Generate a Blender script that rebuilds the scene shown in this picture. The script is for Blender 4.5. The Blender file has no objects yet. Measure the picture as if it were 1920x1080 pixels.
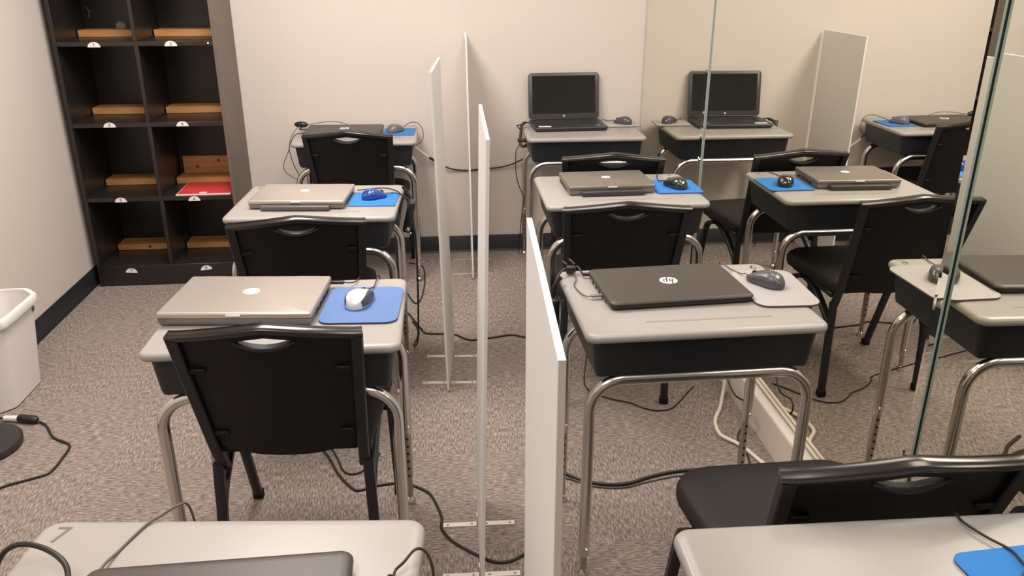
import bpy, bmesh, math, random
from mathutils import Vector, Matrix
random.seed(4)
PI = math.pi
sc = bpy.context.scene
COL = sc.collection
R = math.radians

# ------------------------------------------------------------------ materials
def new_mat(name):
    m = bpy.data.materials.new(name); m.use_nodes = True
    nt = m.node_tree
    return m, nt, nt.nodes['Principled BSDF']

def mat(name, col, rough=0.5, metal=0.0, spec=0.5, bump=0.0, bscale=300.0, var=0.0, vscale=4.0, coat=0.0, trans=0.0):
    m, nt, b = new_mat(name)
    b.inputs['Base Color'].default_value = (*col, 1)
    b.inputs['Roughness'].default_value = rough
    b.inputs['Metallic'].default_value = metal
    b.inputs['Specular IOR Level'].default_value = spec
    b.inputs['Coat Weight'].default_value = coat
    b.inputs['Coat Roughness'].default_value = 0.08
    b.inputs['Transmission Weight'].default_value = trans
    tc = nt.nodes.new('ShaderNodeTexCoord')
    if var > 0:
        n = nt.nodes.new('ShaderNodeTexNoise'); n.inputs['Scale'].default_value = vscale; n.inputs['Detail'].default_value = 4
        nt.links.new(tc.outputs['Object'], n.inputs['Vector'])
        r = nt.nodes.new('ShaderNodeValToRGB')
        r.color_ramp.elements[0].position = 0.3; r.color_ramp.elements[1].position = 0.7
        r.color_ramp.elements[0].color = (*[c * (1 - var) for c in col], 1)
        r.color_ramp.elements[1].color = (*[min(1, c * (1 + var)) for c in col], 1)
        nt.links.new(n.outputs['Fac'], r.inputs['Fac']); nt.links.new(r.outputs['Color'], b.inputs['Base Color'])
    if bump > 0:
        n2 = nt.nodes.new('ShaderNodeTexNoise'); n2.inputs['Scale'].default_value = bscale; n2.inputs['Detail'].default_value = 3
        nt.links.new(tc.outputs['Object'], n2.inputs['Vector'])
        bp = nt.nodes.new('ShaderNodeBump'); bp.inputs['Strength'].default_value = bump; bp.inputs['Distance'].default_value = 0.002
        nt.links.new(n2.outputs['Fac'], bp.inputs['Height']); nt.links.new(bp.outputs['Normal'], b.inputs['Normal'])
    return m

def carpet_mat():
    m, nt, b = new_mat('carpet')
    L = nt.links.new; N = nt.nodes.new
    tc = N('ShaderNodeTexCoord')
    def streak(sx, sy):
        mp = N('ShaderNodeMapping'); mp.inputs['Scale'].default_value = (sx, sy, 1)
        L(tc.outputs['Object'], mp.inputs['Vector'])
        n = N('ShaderNodeTexNoise'); n.inputs['Scale'].default_value = 1; n.inputs['Detail'].default_value = 3; n.inputs['Roughness'].default_value = 0.65
        L(mp.outputs['Vector'], n.inputs['Vector']); return n
    a = streak(40, 220); c = streak(220, 40)
    ch = N('ShaderNodeTexChecker'); ch.inputs['Scale'].default_value = 2.0
    ch.inputs['Color1'].default_value = (0, 0, 0, 1); ch.inputs['Color2'].default_value = (1, 1, 1, 1)
    mpc = N('ShaderNodeMapping'); mpc.inputs['Location'].default_value = (0.13, 0.1, 0.25)
    L(tc.outputs['Object'], mpc.inputs['Vector']); L(mpc.outputs['Vector'], ch.inputs['Vector'])
    mx = N('ShaderNodeMix'); mx.data_type = 'FLOAT'
    L(ch.outputs['Fac'], mx.inputs['Factor']); L(a.outputs['Fac'], mx.inputs['A']); L(c.outputs['Fac'], mx.inputs['B'])
    f = N('ShaderNodeTexNoise'); f.inputs['Scale'].default_value = 420; f.inputs['Detail'].default_value = 2
    L(tc.outputs['Object'], f.inputs['Vector'])
    mx2 = N('ShaderNodeMix'); mx2.data_type = 'FLOAT'; mx2.inputs['Factor'].default_value = 0.28
    L(mx.outputs['Result'], mx2.inputs['A']); L(f.outputs['Fac'], mx2.inputs['B'])
    r = N('ShaderNodeValToRGB'); e = r.color_ramp.elements
    e[0].position = 0.37; e[0].color = (0.115, 0.093, 0.082, 1)
    e[1].position = 0.63; e[1].color = (0.47, 0.39, 0.345, 1)
    mid = e.new(0.5); mid.color = (0.255, 0.207, 0.183, 1)
    L(mx2.outputs['Result'], r.inputs['Fac'])
    L(r.outputs['Color'], b.inputs['Base Color'])
    b.inputs['Roughness'].default_value = 0.95; b.inputs['Specular IOR Level'].default_value = 0.1
    bp = N('ShaderNodeBump'); bp.inputs['Strength'].default_value = 0.5; bp.inputs['Distance'].default_value = 0.003
    L(mx2.outputs['Result'], bp.inputs['Height']); L(bp.outputs['Normal'], b.inputs['Normal'])
    return m

def wood_mat():
    m, nt, b = new_mat('pine_wood')
    L = nt.links.new; N = nt.nodes.new
    tc = N('ShaderNodeTexCoord'); mp = N('ShaderNodeMapping'); mp.inputs['Scale'].default_value = (2.5, 40, 40)
    L(tc.outputs['Object'], mp.inputs['Vector'])
    n = N('ShaderNodeTexNoise'); n.inputs['Scale'].default_value = 1.2; n.inputs['Detail'].default_value = 5; n.inputs['Distortion'].default_value = 0.6
    L(mp.outputs['Vector'], n.inputs['Vector'])
    r = N('ShaderNodeValToRGB'); e = r.color_ramp.elements
    e[0].position = 0.3; e[0].color = (0.50, 0.215, 0.068, 1); e[1].position = 0.7; e[1].color = (0.74, 0.39, 0.155, 1)
    L(n.outputs['Fac'], r.inputs['Fac']); L(r.outputs['Color'], b.inputs['Base Color'])
    b.inputs['Roughness'].default_value = 0.55
    return m

M = {}
M['wall'] = mat('wall_paint', (0.66, 0.594, 0.538), 0.75, spec=0.25, bump=0.12, bscale=220)
M['ceiling'] = mat('ceiling_tile', (0.76, 0.7, 0.64), 0.9, bump=0.2, bscale=120)
M['carpet'] = carpet_mat()
M['base_black'] = mat('black_vinyl_cove', (0.018, 0.018, 0.022), 0.45)
M['ledge'] = mat('cream_painted_board', (0.72, 0.63, 0.55), 0.45)
M['mirror'] = mat('mirror_silver', (0.86, 0.845, 0.755), 0.0, metal=1.0)
M['glass_edge'] = mat('polished_glass_edge', (0.4, 0.49, 0.45), 0.12, spec=0.6, coat=0.5)
M['glass_dark'] = mat('shaded_glass_backing', (0.03, 0.05, 0.045), 0.3)
M['desktop'] = mat('grey_plastic_top', (0.355, 0.33, 0.306), 0.3, spec=0.45, var=0.03, vscale=6)
M['groove'] = mat('grey_plastic_groove', (0.29, 0.265, 0.24), 0.35)
M['box'] = mat('black_plastic_box', (0.016, 0.018, 0.023), 0.42, bump=0.15, bscale=500)
M['chrome'] = mat('chrome_tube', (0.70, 0.68, 0.67), 0.2, metal=1.0)
M['insert'] = mat('dull_steel_insert', (0.46, 0.42, 0.39), 0.3, metal=1.0)
M['hole'] = mat('dark_hole', (0.02, 0.018, 0.016), 0.8)
M['chair_back'] = mat('black_chair_panel', (0.006, 0.0056, 0.0063), 0.5, spec=0.3, bump=0.1, bscale=700)
M['chair_frame'] = mat('black_painted_steel', (0.013, 0.013, 0.016), 0.38, spec=0.45)
M['rail'] = mat('dark_satin_rail', (0.085, 0.08, 0.077), 0.2, metal=0.9)
M['seat'] = mat('dark_brown_vinyl', (0.021, 0.0165, 0.015), 0.6, spec=0.22, bump=0.1, bscale=500)
M['rubber'] = mat('black_rubber', (0.012, 0.011, 0.011), 0.7, spec=0.2)
M['board'] = mat('white_foam_board', (0.77, 0.745, 0.725), 0.55, spec=0.3)
M['bracket'] = mat('zinc_bracket', (0.78, 0.75, 0.70), 0.3, metal=0.7)
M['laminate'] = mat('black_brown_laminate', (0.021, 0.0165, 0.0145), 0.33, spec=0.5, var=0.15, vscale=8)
M['lam_side_lit'] = mat('lit_side_laminate', (0.14, 0.105, 0.088), 0.45, var=0.08, vscale=5)  # same dark laminate; lamp sheen on the right side put into a paler colour
M['wood'] = wood_mat()
M['knot'] = mat('wood_knot', (0.17, 0.07, 0.025), 0.6)
M['label'] = mat('white_sticker', (0.86, 0.80, 0.77), 0.5)
M['ink'] = mat('black_ink', (0.03, 0.028, 0.027), 0.6)
M['pencil'] = mat('grey_marker', (0.16, 0.14, 0.12), 0.6)
M['red'] = mat('red_folder_card', (0.72, 0.055, 0.06), 0.5)
M['paper'] = mat('white_paper', (0.85, 0.82, 0.79), 0.6)
M['silver'] = mat('silver_laptop_plastic', (0.46, 0.405, 0.36), 0.33, metal=0.45)
M['silver_dark'] = mat('taupe_laptop_plastic', (0.215, 0.185, 0.158), 0.33, metal=0.45)
M['lap_side'] = mat('grey_laptop_base', (0.22, 0.20, 0.19), 0.4, metal=0.3)
M['battery'] = mat('charcoal_battery', (0.045, 0.041, 0.042), 0.4)
M['battery_grey'] = mat('grey_battery', (0.105, 0.095, 0.093), 0.4)
M['lap_black'] = mat('charcoal_laptop_lid', (0.050, 0.039, 0.032), 0.42, spec=0.5)
M['lap_base'] = mat('black_laptop_base', (0.014, 0.0135, 0.014), 0.35)
M['bezel'] = mat('brown_grey_bezel', (0.060, 0.053, 0.050), 0.4)
M['palm'] = mat('dark_brown_palm_rest', (0.028, 0.025, 0.025), 0.4)
M['screen'] = mat('dark_screen', (0.010, 0.012, 0.011), 0.12, spec=0.6)
M['keys'] = mat('black_keys', (0.022, 0.021, 0.021), 0.4)
M['logo_white'] = mat('logo_white', (0.88, 0.85, 0.80), 0.4)
M['logo_grey'] = mat('logo_grey', (0.55, 0.52, 0.48), 0.4)
M['pad_blue'] = mat('blue_mouse_pad', (0.04, 0.195, 0.52), 0.8, spec=0.2, bump=0.1, bscale=900)
M['pad_peri_lit'] = mat('lit_periwinkle_mouse_pad', (0.12, 0.2, 0.41), 0.75, spec=0.25, bump=0.1, bscale=900)  # paler blue for one pad, with the strong light put into its colour
M['pad_under'] = mat('dark_pad_underside', (0.035, 0.045, 0.12), 0.8)
M['pad_white'] = mat('pale_grey_mouse_pad', (0.4, 0.37, 0.355), 0.55, bump=0.05, bscale=900)
M['pad_brown'] = mat('brown_pad_underside', (0.10, 0.08, 0.075), 0.8)
M['mouse_dark'] = mat('dark_grey_mouse', (0.075, 0.07, 0.073), 0.28, spec=0.6)
M['mouse_black'] = mat('glossy_black_mouse', (0.022, 0.018, 0.014), 0.14, spec=0.6, coat=0.6)
M['mouse_silver'] = mat('silver_mouse', (0.78, 0.76, 0.75), 0.28, metal=0.35)
M['mouse_grip'] = mat('slate_grip', (0.07, 0.075, 0.10), 0.45)
M['mouse_blue'] = mat('clear_blue_mouse', (0.008, 0.055, 0.3), 0.12, spec=0.7, coat=0.6)
M['mouse_grey'] = mat('mid_grey_mouse', (0.14, 0.13, 0.135), 0.3, spec=0.6)
M['cable'] = mat('black_cable', (0.018, 0.014, 0.012), 0.5)
M['cable_grey'] = mat('grey_cable', (0.10, 0.085, 0.075), 0.5)
M['cable_white'] = mat('white_cable', (0.80, 0.73, 0.62), 0.45)
M['bin'] = mat('white_plastic_bin', (0.80, 0.76, 0.745), 0.4)
M['bin_mark'] = mat('blue_bin_tag', (0.08, 0.13, 0.18), 0.5)
M['disc'] = mat('black_disc_plastic', (0.03, 0.025, 0.024), 0.45)
M['grey_spot'] = mat('grey_spot_mark', (0.26, 0.23, 0.23), 0.6)
M['white_plastic'] = mat('white_plastic', (0.80, 0.78, 0.76), 0.4)

# ------------------------------------------------------------------ object helpers
def link(o):
    COL.objects.link(o); return o

def tag(o, label=None, cat=None, group=None, kind=None):
    if label: o['label'] = label
    if cat: o['category'] = cat
    if group: o['group'] = group
    if kind: o['kind'] = kind
    return o

def thing(name, label, cat, loc=(0, 0, 0), rz=0.0, group=None):
    o = link(bpy.data.objects.new(name, None))
    o.empty_display_size = 0.1
    o.location = loc; o.rotation_euler = (0, 0, rz)
    return tag(o, label, cat, group)

def obj(name, bm, m, parent=None, sharp=38, smooth=True):
    bmesh.ops.recalc_face_normals(bm, faces=bm.faces[:])
    me = bpy.data.meshes.new(name); bm.to_mesh(me); bm.free()
    for mm in (m if isinstance(m, (list, tuple)) else [m]): me.materials.append(mm)
    if smooth:
        for p in me.polygons: p.use_smooth = True
        me.set_sharp_from_angle(angle=R(sharp))
    o = link(bpy.data.objects.new(name, me))
    if parent: o.parent = parent
    return o

def struct(name, bm, m, smooth=False):
    return tag(obj(name, bm, m, smooth=smooth), kind='structure')

def xform(bm, verts, mtx):
    bmesh.ops.transform(bm, matrix=mtx, verts=verts)

def box(bm, c, s, bev=0.0, seg=2, mtx=None):
    g = bmesh.ops.create_cube(bm, size=1.0)
    v = g['verts']
    for q in v: q.co = Vector((q.co.x * s[0], q.co.y * s[1], q.co.z * s[2]))
    if bev > 0:
        es = list({e for q in v for e in q.link_edges})
        r = bmesh.ops.bevel(bm, geom=es, offset=bev, segments=seg, profile=0.5, affect='EDGES')
        v = list({q for f in r['faces'] for q in f.verts} | {q for q in v if q.is_valid})
    t = Matrix.Translation(Vector(c))
    xform(bm, v, (mtx @ t) if mtx else t)
    return v

def rrect(w, d, r, n=5, cx=0, cy=0):
    pts = []
    for (sx, sy, a0) in ((1, 1, 0), (-1, 1, 90), (-1, -1, 180), (1, -1, 270)):
        for k in range(n + 1):
            a = R(a0 + 90 * k / n)
            pts.append((cx + sx * (w / 2 - r) + r * math.cos(a), cy + sy * (d / 2 - r) + r * math.sin(a)))
    return pts

def loft(bm, rings, cap0=True, cap1=True, closed=True):
    vr = [[bm.verts.new(p) for p in ring] for ring in rings]
    n = len(vr[0])
    for a, b in zip(vr[:-1], vr[1:]):
        for i in range(n if closed else n - 1):
            j = (i + 1) % n
            bm.faces.new((a[i], a[j], b[j], b[i]))
    if cap0: bm.faces.new(list(reversed(vr[0])))
    if cap1: bm.faces.new(vr[-1])
    return vr

def ring(pts2, z): return [(x, y, z) for x, y in pts2]

def slab(bm, w, d, r, prof, cx=0, cy=0, n=5):
    """rounded slab from a profile of (z, inset)"""
    loft(bm, [ring(rrect(w - 2 * i, d - 2 * i, max(r - i, 0.0008), n, cx, cy), z) for z, i in prof])

def smooth_path(P, k=6):
    P = [Vector(p) for p in P]
    out = []
    for i in range(len(P) - 1):
        p0 = P[max(i - 1, 0)]; p1 = P[i]; p2 = P[i + 1]; p3 = P[min(i + 2, len(P) - 1)]
        for j in range(k):
            t = j / k
            out.append(0.5 * ((2 * p1) + (-p0 + p2) * t + (2 * p0 - 5 * p1 + 4 * p2 - p3) * t * t + (-p0 + 3 * p1 - 3 * p2 + p3) * t ** 3))
    out.append(P[-1]); return out

def tube(bm, P, r, n=10, caps=True):
    P = [Vector(p) for p in P]
    rs = r if isinstance(r, (list, tuple)) else [r] * len(P)
    T = [(P[min(i + 1, len(P) - 1)] - P[max(i - 1, 0)]).normalized() for i in range(len(P))]
    u = T[0].orthogonal().normalized()
    rings = []
    for i, p in enumerate(P):
        u = (u - T[i] * u.dot(T[i]))
        u = u.normalized() if u.length > 1e-6 else T[i].orthogonal().normalized()
        w = T[i].cross(u)
        rings.append([p + rs[i] * (math.cos(2 * PI * k / n) * u + math.sin(2 * PI * k / n) * w) for k in range(n)])
    loft(bm, rings, caps, caps)

def sweep(bm, P, sec, up=(0, 0, 1), caps=True):
    """sweep a closed 2-D section (side, up) along P"""
    P = [Vector(p) for p in P]; up = Vector(up); rings = []
    for i, p in enumerate(P):
        t = (P[min(i + 1, len(P) - 1)] - P[max(i - 1, 0)]).normalized()
        s = t.cross(up).normalized(); w = s.cross(t)
        rings.append([p + s * a + w * b for a, b in sec])
    loft(bm, rings, caps, caps)

def lathe(bm, prof, n=24, c=(0, 0, 0)):
    loft(bm, [[(c[0] + r * math.cos(2 * PI * k / n), c[1] + r * math.sin(2 * PI * k / n), c[2] + z) for k in range(n)] for r, z in prof])

def arc(c, r, a0, a1, n, ax, ay):
    c = Vector(c); ax = Vector(ax); ay = Vector(ay)
    return [c + r * (math.cos(R(a0 + (a1 - a0) * k / n)) * ax + math.sin(R(a0 + (a1 - a0) * k / n)) * ay) for k in range(n + 1)]

def stroke(bm, pts, w, h, z0=0.0):
    """flat pen stroke as a thin ribbon on the plane z=z0"""
    P = [Vector((p[0], p[1])) for p in pts]
    for i in range(1, len(P) - 1):      # break the ribbon at sharp corners
        a, b = (P[i] - P[i - 1]).normalized(), (P[i + 1] - P[i]).normalized()
        if a.dot(b) < 0.5:
            stroke(bm, [P[k] for k in range(i)] + [P[i] + a * w * 0.3], w, h, z0)
            stroke(bm, [P[i] - b * w * 0.3] + [P[k] for k in range(i + 1, len(P))], w, h * 1.03, z0)
            return
    Lf, Rt = [], []
    for i in range(len(P)):
        t = (P[min(i + 1, len(P) - 1)] - P[max(i - 1, 0)]).normalized()
        nn = Vector((-t.y, t.x)) * w / 2
        Lf.append(P[i] + nn); Rt.append(P[i] - nn)
    rings = [[(a.x, a.y, z0), (a.x, a.y, z0 + h), (b.x, b.y, z0 + h), (b.x, b.y, z0)] for a, b in zip(Lf, Rt)]
    loft(bm, rings)

def cpts(cx, cy, rx, ry, a0, a1, n=10):
    return [(cx + rx * math.cos(R(a0 + (a1 - a0) * k / n)), cy + ry * math.sin(R(a0 + (a1 - a0) * k / n))) for k in range(n + 1)]

GLYPH = {  # strokes in a unit box (x 0..1, y 0..1)
    '1': [[(0.2, 0.75), (0.5, 1), (0.5, 0)]],
    '2': [cpts(0.5, 0.7, 0.4, 0.3, 160, -40) + [(0.1, 0), (0.95, 0)]],
    '3': [cpts(0.45, 0.75, 0.4, 0.25, 150, -90, 8) + cpts(0.45, 0.25, 0.45, 0.25, 90, -150, 8)],
    '4': [[(0.7, 0), (0.7, 1)], [(0.25, 1), (0.1, 0.4), (0.95, 0.4)]],
    '5': [[(0.9, 1), (0.2, 1), (0.15, 0.55)] + cpts(0.45, 0.32, 0.45, 0.32, 110, -140, 8)],
    '6': [[(0.8, 1), (0.4, 0.8), (0.12, 0.4)] + cpts(0.5, 0.28, 0.4, 0.28, 180, 540, 14)],
    '7': [[(0.05, 1), (0.95, 1), (0.3, 0)]],
    '8': [cpts(0.5, 0.75, 0.33, 0.25, 270, -90, 14), cpts(0.5, 0.25, 0.42, 0.25, 90, 450, 14)],
    'D': [[(0.1, 0), (0.1, 1), (0.5, 1)] + cpts(0.5, 0.5, 0.45, 0.5, 80, -80, 8) + [(0.1, 0)]],
    'E': [[(0.9, 1), (0.1, 1), (0.1, 0), (0.9, 0)], [(0.1, 0.5), (0.8, 0.5)]],
    'L': [[(0.1, 1), (0.1, 0), (0.85, 0)]],
}
def glyph(bm, ch, x, y, w, h, t, th=0.0004, z0=0.0):
    for s in GLYPH[ch]:
        stroke(bm, [(x + a * w, y + b * h) for a, b in s], t, th, z0)

def local(root, pts):
    inv = (Matrix.Translation(root.location) @ root.rotation_euler.to_matrix().to_4x4()).inverted()
    return [inv @ Vector(p) for p in pts]

# ------------------------------------------------------------------ camera
cam = bpy.data.cameras.new('camera'); co = link(bpy.data.objects.new('camera', cam))
cam.sensor_width = 36; cam.lens = 36 * 1535.72 / 1920; cam.clip_start = 0.05; cam.clip_end = 60
pitch, yaw, roll = 0.37871, 0.094941, -0.0005676
f = Vector((math.sin(yaw) * math.cos(pitch), math.cos(yaw) * math.cos(pitch), -math.sin(pitch)))
r0 = Vector((math.cos(yaw), -math.sin(yaw), 0)); u0 = r0.cross(f)
r1 = math.cos(roll) * r0 + math.sin(roll) * u0; u1 = -math.sin(roll) * r0 + math.cos(roll) * u0
mw = Matrix((r1, u1, -f)).transposed().to_4x4(); mw.translation = Vector((0, 0, 1.562))
co.matrix_world = mw
sc.camera = co

# ------------------------------------------------------------------ room
XL, YB, YF, ZC = -1.781, 4.515, -1.9, 2.7
def MX(y): return 1.1596 + 0.00884 * (y - 4.512)
XR = 1.26
bm = bmesh.new(); box(bm, ((XL + XR) / 2, (YB + YF) / 2, -0.03), (XR - XL + 0.4, YB - YF + 0.4, 0.06)); struct('floor', bm, M['carpet'])
bm = bmesh.new(); box(bm, ((XL + XR) / 2, (YB + YF) / 2, ZC + 0.04), (XR - XL + 0.4, YB - YF + 0.4, 0.08)); struct('ceiling', bm, M['ceiling'])
bm = bmesh.new(); box(bm, ((XL + XR) / 2, YB + 0.05, ZC / 2), (XR - XL + 0.4, 0.1, ZC)); struct('wall_back', bm, M['wall'])
bm = bmesh.new(); box(bm, (XL - 0.05, (YB + YF) / 2, ZC / 2), (0.1, YB - YF, ZC)); struct('wall_left', bm, M['wall'])
bm = bmesh.new(); box(bm, (XR + 0.05, (YB + YF) / 2, ZC / 2), (0.1, YB - YF, ZC)); struct('wall_right', bm, M['wall'])
bm = bmesh.new(); box(bm, ((XL + XR) / 2, YF - 0.05, ZC / 2), (XR - XL + 0.4, 0.1, ZC)); struct('wall_front', bm, M['wall'])

def cove(P, nrm, name):
    bm = bmesh.new(); nx, ny = nrm
    prof = [(0, 0.095), (0.004, 0.095), (0.0055, 0.093), (0.0055, 0.014), (0.009, 0.005), (0.013, 0.0), (0, 0.0)]
    loft(bm, [[(x + nx * a, y + ny * a, z) for a, z in prof] for x, y in P])
    return struct(name, bm, M['base_black'], smooth=True)
cove([(XL, YF), (XL, YB)], (1, 0), 'baseboard_left')
cove([(XL, YB), (MX(YB) - 0.035, YB)], (0, -1), 'baseboard_back')
# pale metal strip at the foot of the back wall
bm = bmesh.new(); box(bm, ((XL + 1.1) / 2, YB - 0.016, 0.003), (1.1 - XL, 0.012, 0.006)); struct('trim_1', bm, M['insert'])
# cream board under the mirrors
bm = bmesh.new()
y0, y1 = YF, YB
pf = [(-0.036, 0), (-0.036, 0.122), (-0.033, 0.128), (-0.024, 0.128), (-0.022, 0.122), (0.09, 0.122), (0.09, 0)]
loft(bm, [[(MX(y) + a, y, z) for a, z in pf] for y in (y0, y1)])
struct('baseboard_right', bm, M['ledge'])

# mirror panels: front face, bevelled near end, polished green edge
def mirror_panel(label, ya, yb, off, bevel=True):
    bm = bmesh.new(); z0, z1 = 0.134, 2.3
    # outline in (x offset, y); first two segments are the mirror, the others the edge
    t = 0.016
    fr = lambda y: MX(y) + off
    mid = (fr(ya) + 0.0078, ya)
    if bevel:
        b1, b2 = 0.030, 0.021          # two polished facets along the near end
        d1 = (b1 - b2) * math.tan(R(5.6)); d2 = d1 + b2 * math.tan(R(2.6))
        out = [(fr(yb), yb), (fr(ya + b1), ya + b1), (fr(ya + b2) + d1, ya + b2), (fr(ya) + d2, ya), mid, (fr(ya) + t, ya), (fr(yb) + t, yb)]; im = [0, 0, 0, 1, 2, 2, 2]
    else:
        out = [(fr(yb), yb), (fr(ya), ya), mid, (fr(ya) + t, ya), (fr(yb) + t, yb)]; im = [0, 1, 2, 2, 2]
    lo = [bm.verts.new((x, y, z0)) for x, y in out]; hi = [bm.verts.new((x, y, z1)) for x, y in out]
    n = len(out)
    for i in range(n):
        j = (i + 1) % n
        fc = bm.faces.new((lo[i], lo[j], hi[j], hi[i])); fc.material_index = im[i]
    fc = bm.faces.new(lo[::-1]); fc.material_index = 2
    fc = bm.faces.new(hi); fc.material_index = 2
    return tag(obj('wall_mirror', bm, [M['mirror'], M['glass_edge'], M['glass_dark']], smooth=False), label, 'mirror', 'frameless mirror panels along the right wall')
mirror_panel('narrow mirror panel meeting the back wall, beside the open laptop', 3.405, YB - 0.004, -0.008)
mirror_panel('wide middle mirror panel, reflecting the silver laptop and its desk', 1.615, 3.403, 0.0)
mirror_panel('nearest mirror panel cut off by the right picture edge, reflecting a pale divider', YF + 0.01, 1.612, 0.011, bevel=False)

# ------------------------------------------------------------------ bookcase
BX0, BX1, BY0, BY1, BH = -1.747, -1.006, 4.128, 4.508, 2.05
T = 0.018
bc = thing('bookcase', 'tall black open bookcase of numbered pigeonholes in the back left corner', 'bookcase', ((BX0 + BX1) / 2, (BY0 + BY1) / 2, 0))
bcx, bcy = (BX0 + BX1) / 2, (BY0 + BY1) / 2
def bcpart(name, c, s, m='laminate', bev=0.0012):
    bm = bmesh.new(); box(bm, (c[0] - bcx, c[1] - bcy, c[2]), s, bev, 1); return obj(name, bm, M[m], bc)
D = BY1 - BY0
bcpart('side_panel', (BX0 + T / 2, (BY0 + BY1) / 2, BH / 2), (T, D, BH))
bcpart('side_panel', (BX1 - T / 2, (BY0 + BY1) / 2, BH / 2), (T, D, BH), 'lam_side_lit')
XM = -1.376
bcpart('back_panel', ((BX0 + BX1) / 2, BY1 - 0.006, BH / 2 + 0.04), (BX1 - BX0 - 2 * T, 0.008, BH - 0.1))
SH = [0.100, 0.460, 0.830, 1.208, 1.580, 1.950]
for i, z in enumerate(SH):
    bcpart('shelf', ((BX0 + BX1) / 2, (BY0 + BY1) / 2 - 0.004, z), (BX1 - BX0 - 2 * T, D - 0.012, 0.022))
for a, b in zip(SH[:-1], SH[1:]):
    bcpart('center_divider', (XM, (BY0 + BY1) / 2 - 0.003, (a + b) / 2), (T, D - 0.012, b - a - 0.022))
bcpart('top_panel', ((BX0 + BX1) / 2, (BY0 + BY1) / 2, BH - T / 2), (BX1 - BX0 - 2 * T, D - 0.002, T))
bcpart('plinth', ((BX0 + BX1) / 2, BY0 + 0.012, 0.046), (BX1 - BX0 - 2 * T, 0.018, 0.086))
LB = [(-1.562, 1.205, '1', 0), (-1.215, 1.207, '2', 0), (-1.557, 0.832, '3', 0), (-1.216, 0.832, '4', 0),
      (-1.568, 0.459, '5', 0), (-1.212, 0.457, '6', 0), (-1.579, 0.083, '7', -4), (-1.204, 0.086, '8', 7)]
for i, (x, z, ch, a) in enumerate(LB):
    y = BY0 - 0.0004 if i < 6 else BY0 + 0.0012
    bm = bmesh.new()
    pts = [(-0.029, -0.011)] + cpts(0, -0.011, 0.029, 0.024, 180, 0, 14)[1:-1] + [(0.029, -0.011)]
    loft(bm, [ring(pts, 0), ring(pts, 0.0008)])
    lm = Matrix.Translation((x - bcx, y - bcy, z)) @ Matrix.Rotation(R(90), 4, 'X') @ Matrix.Rotation(R(a), 4, 'Z')
    xform(bm, bm.verts[:], lm)
    lb = obj('label', bm, M['label'], bc, smooth=False); lb['label'] = 'white half-round sticker numbered ' + ch
    bm = bmesh.new(); glyph(bm, ch, -0.005, -0.006, 0.010, 0.013, 0.0022, 0.0004, 0.0009)
    xform(bm, bm.verts[:], lm); obj('digit', bm, M['ink'], lb, smooth=False)
bm = bmesh.new(); lathe(bm, [(0.0005, 0), (0.024, 0), (0.024, 0.002), (0.0005, 0.002)], 20)
xform(bm, bm.verts[:], Matrix.Translation((-1.553 - bcx, BY1 - 0.011 - bcy, 1.262)) @ Matrix.Rotation(R(90), 4, 'X'))
o = obj('sticker', bm, M['grey_spot'], bc); o['label'] = 'round grey spot on the back panel'  # flat grey disc on the back panel, not known to be a sticker
bm = bmesh.new(); stroke(bm, [(0, 0), (0.012, -0.02), (0.006, -0.05)], 0.004, 0.001); stroke(bm, [(0.012, -0.02), (0.03, -0.018)], 0.002, 0.001)
xform(bm, bm.verts[:], Matrix.Translation((-1.706 - bcx, BY1 - 0.0112 - bcy, 1.355)) @ Matrix.Rotation(R(90), 4, 'X'))
o = obj('scratch', bm, M['grey_spot'], bc, smooth=False); o['label'] = 'pale scratch on the back panel'
bm = bmesh.new(); lathe(bm, [(0.0005, 0), (0.0045, 0), (0.004, 0.0015), (0.0005, 0.0015)], 10)
xform(bm, bm.verts[:], Matrix.Translation((-1.045 - bcx, BY0 - bcy + 0.002, 1.209)) @ Matrix.Rotation(R(90), 4, 'X'))
obj('screw_cap', bm, M['label'], bc)

# pine boards lying in the pigeonholes
WL0, WL1, WR0, WR1 = BX0 + T + 0.004, XM - T / 2 - 0.004, XM + T / 2 + 0.004, BX1 - T - 0.004
rows = ['topmost visible row', 'second visible row', 'third visible row', 'bottom row']
num = [['1', '2'], ['3', '4'], ['5', '6'], ['7', '8']]
for ri, si in enumerate((3, 2, 1, 0)):
    for ci, (xa, xb) in enumerate(((WL0, WL1), (WR0, WR1))):
        z = SH[si] + 0.011
        bm = bmesh.new(); w = xb - xa
        box(bm, (0, 0, 0.0165), (w, 0.110, 0.033), 0.0015, 1)
        o = obj('pine_board', bm, M['wood'])
        o.location = ((xa + xb) / 2, 4.440, z + 0.0004)
        tag(o, 'thin pine board lying flat in the %s pigeonhole, above the sticker numbered %s' % ('left' if ci == 0 else 'right', num[ri][ci]), 'board', 'pine boards lying in the pigeonholes')
        if (ri, ci) in ((3, 0), (1, 0)):
            bm = bmesh.new(); kx = 0.0 if ri == 3 else 0.135
            lathe(bm, [(0.0004, 0), (0.009, 0), (0.007, 0.0006), (0.0004, 0.0006)], 14)
            xform(bm, bm.verts[:], Matrix.Translation((kx, -0.0551, 0.016)) @ Matrix.Rotation(R(90), 4, 'X'))
            obj('knot', bm, M['knot'], o)
t = thing('leaning_board', 'upright pine board with two knots leaning behind the red folder', 'board', ((WR0 + 0.012 + WR1) / 2, 4.493, SH[1] + 0.0115 + 0.034))
bm = bmesh.new(); box(bm, (0, 0, 0.046), (WR1 - WR0 - 0.02, 0.018, 0.092), 0.0015, 1); obj('plank', bm, M['wood'], t)
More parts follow.
